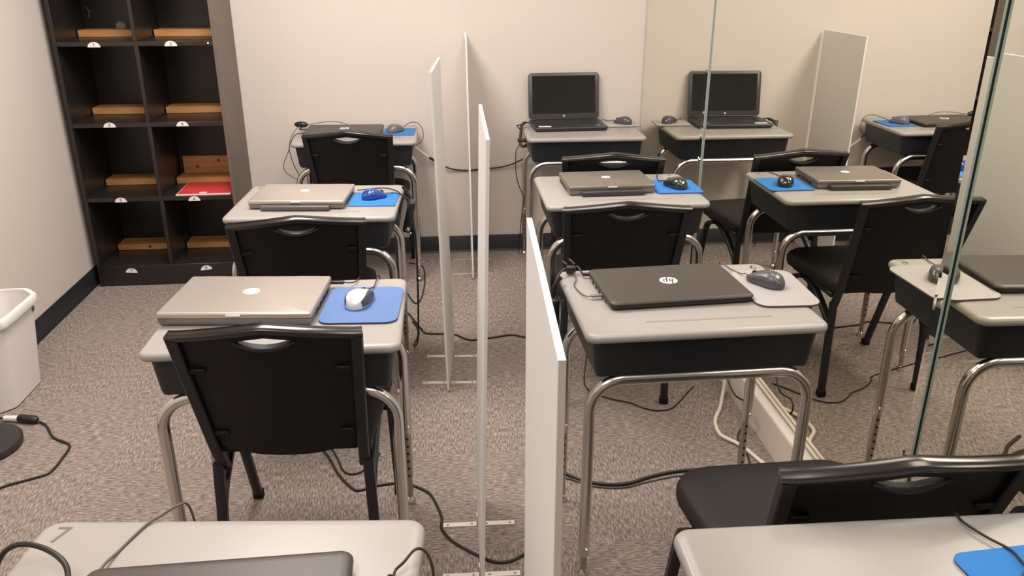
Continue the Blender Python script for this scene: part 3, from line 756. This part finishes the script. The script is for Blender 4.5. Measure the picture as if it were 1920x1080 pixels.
make_mouse(0.887, 2.012, 0.7441, R(33), 'dark grey mouse on the pale pad beside the closed hp laptop', M['mouse_dark'], 0.116, 0.064, 0.040,
           [(0.846, 2.082, 0.748), (0.838, 2.13, 0.742), (0.833, 2.170, 0.740), (0.828, 2.195, 0.741), (0.826, 2.208, 0.732), (0.826, 2.213, 0.66)], cm='cable_grey')
make_mouse(-0.197, 4.262, 0.7501, R(-38), 'grey mouse on the small blue pad at the far left', M['mouse_grey'], 0.108, 0.066, 0.042,
           [(-0.148, 4.352, 0.765), (-0.118, 4.395, 0.772), (-0.085, 4.410, 0.765), (-0.062, 4.405, 0.735), (-0.058, 4.40, 0.69), (-0.078, 4.39, 0.662), (-0.10, 4.38, 0.655)])
make_mouse(1.022, 4.385, 0.7481, R(48), 'dark mouse on the pale pad beside the open laptop', M['mouse_dark'], 0.108, 0.062, 0.040,
           [(0.955, 4.450, 0.752), (0.940, 4.478, 0.752), (0.930, 4.496, 0.750), (0.927, 4.505, 0.735), (0.926, 4.507, 0.70)])
make_mouse(-0.092, 0.905, 0.7285, R(-12), 'black mouse half cut off by the bottom edge, beside the brownish laptop', M['mouse_dark'], 0.112, 0.064, 0.038,
           [(-0.066, 0.978, 0.745), (-0.050, 0.995, 0.752), (-0.036, 0.996, 0.748), (-0.026, 0.985, 0.73), (-0.022, 0.965, 0.69), (-0.02, 0.95, 0.60)], cr=0.0022)
make_mouse(0.835, 0.815, 0.7445, R(8), 'dark mouse on the blue pad of the nearest right desk', M['mouse_dark'], 0.112, 0.062, 0.038,
           [(0.828, 0.885, 0.752), (0.833, 0.915, 0.748), (0.818, 0.948, 0.746), (0.803, 0.985, 0.747), (0.808, 1.012, 0.742), (0.81, 1.03, 0.72), (0.81, 1.04, 0.62)], cr=0.0022)

# ------------------------------------------------------------------ cables
def make_cable(pts, r, label, m='cable', name='cable', k=6, grp='loose cables around the desks'):
    bm = bmesh.new(); tube(bm, smooth_path(pts, k), r, 8)
    return tag(obj(name, bm, M[m]), label, 'cable', grp)
F = 0.0045
t = thing('wall_cable', 'black cable with a silver connector running low across the back wall', 'cable', (0, 0, 0), 0, 'loose cables around the desks')
bm = bmesh.new(); tube(bm, smooth_path([(-0.022, 4.485, 0.556), (0.018, 4.490, 0.527), (0.076, 4.497, 0.496), (0.129, 4.507, 0.482), (0.189, 4.510, 0.478), (0.263, 4.508, 0.485), (0.353, 4.503, 0.492), (0.427, 4.495, 0.511), (0.498, 4.47, 0.549), (0.53, 4.45, 0.57)], 6), 0.0042, 8); obj('cord', bm, M['cable'], t)
bm = bmesh.new(); tube(bm, [(-0.108, 4.47, 0.626), (-0.09, 4.472, 0.608), (-0.058, 4.476, 0.583), (-0.03, 4.483, 0.562)], [0.004, 0.0065, 0.0065, 0.004], 10); obj('connector', bm, M['white_plastic'], t)
bm = bmesh.new(); tube(bm, [(-0.036, 4.482, 0.566), (-0.02, 4.486, 0.554), (0.02, 4.490, 0.526), (0.045, 4.493, 0.512)], [0.004, 0.0075, 0.007, 0.004], 10); obj('sleeve', bm, M['cable'], t)
bm = bmesh.new(); tube(bm, smooth_path([(-0.108, 4.47, 0.626), (-0.125, 4.480, 0.645), (-0.155, 4.490, 0.66)], 5), 0.0028, 8); obj('lead', bm, M['cable'], t)
make_cable([(-0.238, 3.812, F), (-0.18, 3.651, F), (-0.152, 3.616, F), (-0.125, 3.538, F), (-0.089, 3.432, F), (-0.065, 3.383, F), (0.026, 3.369, F), (0.066, 3.354, F), (0.119, 3.298, F), (0.171, 3.298, F), (0.244, 3.314, F), (0.317, 3.329, F), (0.374, 3.301, F), (0.503, 3.277, F), (0.584, 3.258, F)], 0.0042,
           'dark cable crossing the carpet behind the two middle divider boards')
make_cable([(-0.45, 2.55, F), (-0.42, 2.467, F), (-0.39, 2.405, F), (-0.35, 2.308, F), (-0.301, 2.23, F), (-0.274, 2.216, F), (-0.225, 2.234, F), (-0.166, 2.243, F), (-0.123, 2.233, F), (-0.089, 2.212, F), (-0.055, 2.178, F), (-0.034, 2.121, F), (-0.018, 2.053, F), (-0.019, 2.003, F), (0.006, 1.947, F), (0.043, 1.906, F), (0.084, 1.87, F), (0.123, 1.842, F), (0.159, 1.837, F), (0.199, 1.855, F), (0.258, 1.904, F)], 0.0042,
           'long dark cable winding from under the nearest left chair past the slim divider foot')
make_cable([(-0.415, 2.54, F), (-0.392, 2.476, F), (-0.362, 2.400, F), (-0.340, 2.335, F), (-0.312, 2.308, F), (-0.277, 2.319, F), (-0.245, 2.366, F), (-0.223, 2.421, F)], 0.003,
           'short thin cable curling on the carpet under the nearest left chair')
make_cable([(-0.165, 4.33, F), (-0.130, 4.31, F), (-0.085, 4.25, F), (-0.075, 4.057, F), (-0.085, 3.869, F), (-0.105, 3.751, F), (-0.131, 3.76, F), (-0.168, 3.891, F), (-0.219, 4.0, F)], 0.0035,
           'thin cable looping on the carpet below the far left desk')
make_cable([(0.449, 4.28, 0.665), (0.430, 4.25, 0.645), (0.425, 4.25, 0.619), (0.425, 4.25, 0.533), (0.439, 4.25, 0.46), (0.463, 4.26, 0.401), (0.474, 4.30, 0.36), (0.47, 4.40, 0.20), (0.46, 4.43, F)], 0.0025,
           'thin cable hanging down at the left side of the open laptop desk')
make_cable([(0.44, 2.20, 0.60), (0.459, 2.312, 0.4), (0.503, 2.56, 0.2), (0.54, 2.74, 0.06), (0.565, 2.80, F), (0.585, 2.763, F), (0.639, 2.715, F), (0.703, 2.68, F), (0.753, 2.631, F), (0.799, 2.611, F), (0.849, 2.622, F), (0.899, 2.673, F), (0.946, 2.735, F), (0.985, 2.78, F)], 0.0026,
           'thin cable curving on the carpet below the desk marked 6')
make_cable([(1.100, 2.80, 0.30), (1.092, 2.75, 0.16), (1.083, 2.715, 0.06), (1.066, 2.68, 0.012), (1.03, 2.60, 0.008), (0.992, 2.534, 0.008), (0.974, 2.48, 0.008), (0.972, 2.415, 0.008), (1.008, 2.363, 0.008), (1.029, 2.317, 0.008), (1.045, 2.261, 0.008), (1.065, 2.20, 0.008)], 0.0068,
           'thick white cable on the carpet in front of the cream mirror ledge', 'cable_white')
make_cable([(1.03, 2.72, 0.30), (1.045, 2.64, 0.16), (1.055, 2.55, 0.10), (1.056, 2.45, 0.12), (1.062, 2.412, 0.10), (1.066, 2.431, 0.05), (1.041, 2.43, F), (1.024, 2.386, F), (1.019, 2.342, F), (1.021, 2.285, F), (1.0, 2.20, F)], 0.0034,
           'kinked black cable beside the mirror ledge, crossing the white cable')
make_cable([(0.28, 2.33, F), (0.358, 2.276, F), (0.389, 2.243, F), (0.435, 2.202, F), (0.499, 2.173, F), (0.576, 2.168, F), (0.653, 2.196, F), (0.739, 2.218, F), (0.83, 2.222, F), (0.888, 2.204, F), (0.978, 2.18, F)], 0.0062,
           'thick black cable on the carpet between the nearest divider and the bottom right chair')
make_cable([(0.30, 2.26, 0.004), (0.40, 2.212, 0.004), (0.47, 2.166, 0.004), (0.56, 2.150, 0.004), (0.64, 2.172, 0.003), (0.75, 2.196, 0.003), (0.86, 2.19, 0.003)], 0.0028,
           'thin grey cable lying just in front of the thick black cable', 'cable_grey')
make_cable([(-0.30, 3.115, 0.745), (-0.285, 3.160, 0.735), (-0.255, 3.19, 0.7305), (-0.20, 3.197, 0.7305), (-0.155, 3.150, 0.7305), (-0.135, 3.10, 0.729), (-0.108, 3.06, 0.70), (-0.100, 3.04, 0.62)], 0.002,
           'thin cable from the silver laptop over the right edge of its desk')
make_cable([(-0.100, 3.10, 0.66), (-0.086, 3.08, 0.55), (-0.088, 3.10, 0.30), (-0.10, 3.20, 0.06), (-0.12, 3.27, F), (-0.10, 3.40, F), (-0.13, 3.52, F)], 0.004,
           'black cord hanging from the power brick on the desk with the blue mouse')
# cables and webcam on the far left desk
t = thing('webcam', 'small black webcam on the left corner of the far left desk', 'webcam', (-0.690, 4.385, 0.7465), R(-10))
bm = bmesh.new(); bmesh.ops.create_uvsphere(bm, u_segments=20, v_segments=12, radius=0.018)
xform(bm, bm.verts[:], Matrix.Translation((0, 0, 0.026)) @ Matrix.Diagonal((2.1, 0.95, 0.9, 1))); obj('body', bm, M['lap_base'], t)
bm = bmesh.new(); lathe(bm, [(0.0003, 0), (0.006, 0), (0.007, 0.003), (0.004, 0.0035), (0.0003, 0.0035)], 16)
xform(bm, bm.verts[:], Matrix.Translation((0.004, -0.0160, 0.028)) @ Matrix.Rotation(R(90), 4, 'X')); obj('lens', bm, M['screen'], t)
bm = bmesh.new(); box(bm, (0.008, 0, 0.0015), (0.045, 0.026, 0.003), 0.001, 1); sweep(bm, [(-0.010, 0, 0.002), (-0.004, 0, 0.008), (0.002, 0, 0.014)], [(-0.008, -0.002), (0.008, -0.002), (0.008, 0.002), (-0.008, 0.002)], up=(0, 0, 1)); obj('clip', bm, M['lap_base'], t)
bm = bmesh.new(); tube(bm, smooth_path(local(t, [(-0.69, 4.350, 0.768), (-0.712, 4.33, 0.757), (-0.737, 4.30, 0.715), (-0.752, 4.29, 0.655), (-0.782, 4.29, 0.592), (-0.783, 4.29, 0.555), (-0.756, 4.29, 0.523), (-0.715, 4.30, 0.495), (-0.68, 4.36, 0.42)]), 6), 0.002, 8); obj('cable', bm, M['cable_grey'], t)
make_cable([(-0.648, 4.25, 0.757), (-0.675, 4.255, 0.752), (-0.700, 4.258, 0.746), (-0.722, 4.265, 0.722), (-0.742, 4.27, 0.68), (-0.742, 4.275, 0.64), (-0.730, 4.28, 0.58), (-0.712, 4.29, 0.53), (-0.70, 4.32, 0.46)], 0.0024,
           'dark cable from the far left laptop, hanging beside its desk', 'cable_grey')
make_cable([(-0.655, 4.37, 0.772), (-0.58, 4.415, 0.778), (-0.50, 4.42, 0.776), (-0.44, 4.43, 0.755), (-0.40, 4.45, 0.7495)], 0.0018, 'thin cable lying behind the far left laptop', 'cable_grey')
# usb plug and cable at the large silver laptop
t = thing('usb_cable', 'black plug and cable in the right side of the large silver laptop', 'cable', (0, 0, 0), 0, 'loose cables around the desks')
bm = bmesh.new(); box(bm, (0, 0, 0), (0.042, 0.014, 0.008), 0.0025, 2); xform(bm, bm.verts[:], Matrix.Translation((-0.284, 2.158, 0.735)) @ Matrix.Rotation(R(-5), 4, 'Z')); obj('plug', bm, M['cable'], t)
bm = bmesh.new(); tube(bm, smooth_path([(-0.266, 2.157, 0.735), (-0.248, 2.160, 0.732), (-0.235, 2.180, 0.727), (-0.230, 2.205, 0.725), (-0.228, 2.235, 0.716), (-0.228, 2.25, 0.66), (-0.23, 2.255, 0.58)], 6), 0.0018, 8); obj('cord', bm, M['cable'], t)
# cords of the closed hp laptop
t = thing('cord_bundle', 'bundled black power cord with a tie at the left of the closed hp laptop', 'cable', (0, 0, 0), 0, 'loose cables around the desks')
bm = bmesh.new(); tube(bm, smooth_path([(0.418, 2.118, 0.748), (0.402, 2.122, 0.749), (0.397, 2.135, 0.754), (0.392, 2.158, 0.757), (0.370, 2.150, 0.757), (0.350, 2.140, 0.757), (0.333, 2.118, 0.750), (0.322, 2.10, 0.735), (0.320, 2.09, 0.70), (0.322, 2.085, 0.64)], 6), 0.0034, 10); obj('cord', bm, M['cable'], t)
bm = bmesh.new(); tube(bm, [(0.424, 2.1175, 0.748), (0.400, 2.121, 0.748)], 0.0055, 10); obj('plug', bm, M['cable'], t)
bm = bmesh.new(); box(bm, (0.372, 2.150, 0.752), (0.026, 0.022, 0.022), 0.004, 2); obj('ferrite', bm, M['cable'], t)
bm = bmesh.new()
for (a, b, c) in (((0.362, 2.160, 0.764), (0.354, 2.172, 0.768), (0.350, 2.178, 0.765)), ((0.384, 2.158, 0.764), (0.376, 2.172, 0.771), (0.372, 2.180, 0.772))):
    tube(bm, smooth_path([a, b, c], 4), 0.003, 8)
obj('cable_tie', bm, M['cable'], t)
t = thing('usb_cable', 'thin plug cable bending at the left side of the closed hp laptop', 'cable', (0, 0, 0), 0, 'loose cables around the desks')
bm = bmesh.new(); box(bm, (0, 0, 0), (0.036, 0.012, 0.0065), 0.002, 2); xform(bm, bm.verts[:], Matrix.Translation((0.412, 1.963, 0.7475)) @ Matrix.Rotation(R(3), 4, 'Z')); obj('plug', bm, M['lap_side'], t)
bm = bmesh.new(); tube(bm, smooth_path([(0.396, 1.962, 0.747), (0.386, 1.968, 0.744), (0.376, 1.995, 0.741), (0.369, 2.035, 0.7395), (0.368, 2.065, 0.7395), (0.378, 2.095, 0.743), (0.380, 2.125, 0.748), (0.376, 2.14, 0.748)], 6), 0.0017, 8); obj('cord', bm, M['cable_grey'], t)
# strap bundle at the open laptop
t = thing('cord_bundle', 'black power cord bundle hanging at the left corner of the open laptop desk', 'cable', (0, 0, 0), 0, 'loose cables around the desks')
bm = bmesh.new(); tube(bm, smooth_path([(0.520, 4.40, 0.757), (0.500, 4.395, 0.760), (0.486, 4.385, 0.764), (0.462, 4.365, 0.754), (0.442, 4.355, 0.753), (0.447, 4.345, 0.746), (0.458, 4.34, 0.735), (0.47, 4.33, 0.732)], 6), 0.0034, 8)
tube(bm, smooth_path([(0.486, 4.38, 0.762), (0.470, 4.355, 0.756), (0.462, 4.33, 0.740), (0.456, 4.30, 0.712), (0.450, 4.285, 0.682), (0.456, 4.27, 0.664), (0.468, 4.26, 0.659), (0.480, 4.25, 0.668)], 6), 0.0075, 10); obj('cord', bm, M['cable'], t)
bm = bmesh.new(); tube(bm, [(0.440, 4.285, 0.690), (0.458, 4.275, 0.690), (0.478, 4.265, 0.688)], 0.0095, 8); obj('cable_tie', bm, M['cable'], t)
make_cable([(0.528, 4.29, 0.752), (0.505, 4.31, 0.753), (0.480, 4.315, 0.747), (0.466, 4.32, 0.735), (0.459, 4.32, 0.70)], 0.002, 'thin cable leaving the left side of the open laptop', 'cable_grey')
# hanging power bricks
def brick(pos, rz, label, tilt, knob=True):
    t = thing('power_brick', label, 'power brick', pos, rz, 'power bricks hanging on desk sides')
    bm = bmesh.new(); box(bm, (0, 0, 0), (0.030, 0.055, 0.125), 0.007, 3); xform(bm, bm.verts[:], Matrix.Rotation(R(tilt), 4, 'Y')); obj('body', bm, M['lap_base'], t)
    bm = bmesh.new(); tube(bm, smooth_path([(0.0, 0.0, 0.06), (0.0, 0.004, 0.085), (-0.022 if tilt > 0 else 0.022, 0.006, 0.118)], 5), 0.006, 10); obj('strap', bm, M['cable'], t)
    if knob:
        bm = bmesh.new(); bmesh.ops.create_uvsphere(bm, u_segments=14, v_segments=8, radius=0.009); xform(bm, bm.verts[:], Matrix.Translation((-0.006, -0.030, -0.045)))
        bmesh.ops.create_uvsphere(bm, u_segments=10, v_segments=8, radius=0.005, matrix=Matrix.Translation((0.004, -0.030, -0.062))); obj('buckle', bm, M['chrome'], t)
    return t
brick((-0.108, 3.12, 0.635), R(-3), 'black power brick hanging on the right side of the desk with the blue mouse', 14)
brick((0.312, 2.075, 0.640), R(1), 'black power brick hanging on the left side of the desk marked 6', 0, False)
# cables on the nearest left desk
make_cable([(-0.535, 0.86, 0.7325), (-0.534, 0.92, 0.737), (-0.533, 0.962, 0.748), (-0.545, 0.995, 0.765), (-0.585, 1.025, 0.772), (-0.630, 1.042, 0.768), (-0.660, 1.042, 0.745), (-0.672, 1.03, 0.70), (-0.674, 1.03, 0.62)], 0.0042,
           'thick black cord arching over the left edge of the desk marked 7')
make_cable([(-0.508, 0.985, 0.742), (-0.506, 1.026, 0.737), (-0.500, 1.06, 0.7305), (-0.490, 1.09, 0.7305), (-0.477, 1.122, 0.7312), (-0.462, 1.140, 0.732), (-0.440, 1.162, 0.735), (-0.428, 1.178, 0.722), (-0.42, 1.178, 0.66)], 0.0022,
           'thin cable from the brownish laptop over the back edge of its desk', 'cable_grey')

# ------------------------------------------------------------------ bin, disc and cord on the left
bx, by = -1.662, 2.972
t = thing('waste_bin', 'white plastic waste bin against the left wall', 'bin', (bx, by, 0))
def bo(w, d, c):
    # rectangle with cut (chamfered, rounded) corners
    pts = []
    for (x, y, dx, dy) in ((w, d, 0, -1), (w, d, -1, 0), (-w, d, 1, 0), (-w, d, 0, -1), (-w, -d, 0, 1), (-w, -d, 1, 0), (w, -d, -1, 0), (w, -d, 0, 1)):
        pts.append((x + dx * c, y + dy * c))
    # soften with one corner cut
    out = []
    for i in range(8):
        p, q, r_ = Vector(pts[i - 1]), Vector(pts[i]), Vector(pts[(i + 1) % 8])
        e1 = q + (p - q).normalized() * min(0.018, (p - q).length / 2.5); e2 = q + (r_ - q).normalized() * min(0.018, (r_ - q).length / 2.5)
        out += [tuple(e1), tuple((e1 + q * 2 + e2) / 4), tuple(e2)]
    return out
bm = bmesh.new()
HB = 0.372
def wall_at(z): k = z / HB; return 0.062 + 0.036 * k, 0.150 + 0.030 * k, 0.045 + 0.012 * k
rings = [ring(bo(0.055, 0.143, 0.042), 0.0), ring(bo(*wall_at(0.006)), 0.006)]
for z in (0.1, 0.2, 0.30, 0.335): rings.append(ring(bo(*wall_at(z)), z))
w_, d_, c_ = wall_at(HB)
rings += [ring(bo(w_, d_, c_), HB - 0.008), ring(bo(w_ - 0.004, d_ - 0.004, c_), HB - 0.004)]
for z in (0.33, 0.2, 0.02):
    a_, b_, c_ = wall_at(z); rings.append(ring(bo(a_ - 0.004, b_ - 0.004, c_), z))
loft(bm, rings); obj('body', bm, M['bin'], t, sharp=30)
bm = bmesh.new(); w_, d_, c_ = wall_at(HB)
prof = [(-0.001, HB - 0.034), (0.009, HB - 0.034), (0.0105, HB - 0.030), (0.0105, HB - 0.004), (0.007, HB + 0.001), (-0.004, HB + 0.001), (-0.005, HB - 0.004)]
rr_ = [ring(bo(w_ + a_, d_ + a_, c_), z) for a_, z in prof]
loft(bm, rr_ + [rr_[0]], False, False); bmesh.ops.remove_doubles(bm, verts=bm.verts[:], dist=1e-6); obj('rim', bm, M['bin'], t, sharp=40)
bm = bmesh.new(); box(bm, (w_ - 0.005, d_ - 0.075, HB - 0.052), (0.006, 0.016, 0.022), 0.001, 1); o = obj('tag', bm, M['bin_mark'], t); o['label'] = 'small dark blue mark under the rim'

dx, dy = -1.595, 2.585
t = thing('round_base', 'black disc-shaped base with a white oval sticker on the carpet before the bin', 'base', (dx, dy, 0))
bm = bmesh.new(); lathe(bm, [(0.0005, 0.001), (0.124, 0.001), (0.130, 0.006), (0.131, 0.024), (0.127, 0.030), (0.112, 0.034), (0.0005, 0.036)], 48); obj('disc', bm, M['disc'], t)
bm = bmesh.new(); p = cpts(0, 0, 0.034, 0.017, 0, 348, 29); loft(bm, [ring(p, 0), ring(p, 0.0006)])
xform(bm, bm.verts[:], Matrix.Translation((0.040, -0.078, 0.0351)) @ Matrix.Rotation(R(-62 + 90), 4, 'Z')); o = obj('sticker', bm, M['label'], t, smooth=False)
t = thing('extension_cord', 'black cord and plug with a white collar on the carpet beside the disc base', 'cable', (0, 0, 0), 0, 'loose cables around the desks')
bm = bmesh.new(); tube(bm, smooth_path([(-1.476, 2.742, 0.010), (-1.458, 2.738, 0.006), (-1.429, 2.711, F), (-1.383, 2.642, F), (-1.345, 2.61, F), (-1.308, 2.586, F), (-1.292, 2.558, F), (-1.29, 2.498, F), (-1.291, 2.441, F), (-1.3, 2.405, F), (-1.326, 2.387, F), (-1.367, 2.367, F), (-1.4, 2.35, F), (-1.443, 2.32, F), (-1.56, 2.25, F), (-1.68, 2.2, F)], 6), 0.0042, 8); obj('cord', bm, M['cable'], t)
bm = bmesh.new(); tube(bm, [(-1.548, 2.762, 0.016), (-1.540, 2.761, 0.016), (-1.482, 2.745, 0.015), (-1.474, 2.742, 0.013)], [0.010, 0.0155, 0.0155, 0.010], 14); obj('plug', bm, M['cable'], t)
bm = bmesh.new(); tube(bm, [(-1.600, 2.772, 0.0125), (-1.548, 2.762, 0.0135)], [0.0105, 0.0115], 14); o = obj('collar', bm, M['white_plastic'], t); o['label'] = 'white collar of the plug'
bm = bmesh.new(); tube(bm, smooth_path([(-1.60, 2.772, 0.0125), (-1.64, 2.775, 0.010), (-1.70, 2.76, 0.006), (-1.76, 2.72, F)], 6), 0.0042, 8); obj('lead', bm, M['cable'], t)

# ------------------------------------------------------------------ lights: ceiling lamps of the room
def area(name, loc, sx, sy, power, col=(1.0, 0.93, 0.85), rot=(0, 0, 0)):
    l = bpy.data.lights.new(name, 'AREA'); l.shape = 'RECTANGLE'; l.size = sx; l.size_y = sy; l.energy = power; l.color = col
    o = link(bpy.data.objects.new(name, l)); o.location = loc; o.rotation_euler = rot; return o
LC = (1.0, 0.945, 0.90)
for lx_, ly_, pw in ((-0.85, 0.40, 28), (-0.60, 2.85, 66), (0.40, 1.2, 20), (0.45, 3.1, 20)):
    area('ceiling_lamp', (lx_, ly_, ZC - 0.02), 0.6, 1.2, pw, LC)
wd = bpy.data.worlds.new('world'); sc.world = wd; wd.use_nodes = True
wd.node_tree.nodes['Background'].inputs['Color'].default_value = (0.9, 0.85, 0.8, 1)
wd.node_tree.nodes['Background'].inputs['Strength'].default_value = 0.1

sc.view_settings.view_transform = 'Standard'
sc.view_settings.look = 'None'
sc.view_settings.exposure = -0.09
sc.view_settings.gamma = 1.0
sc.view_settings.use_curve_mapping = False
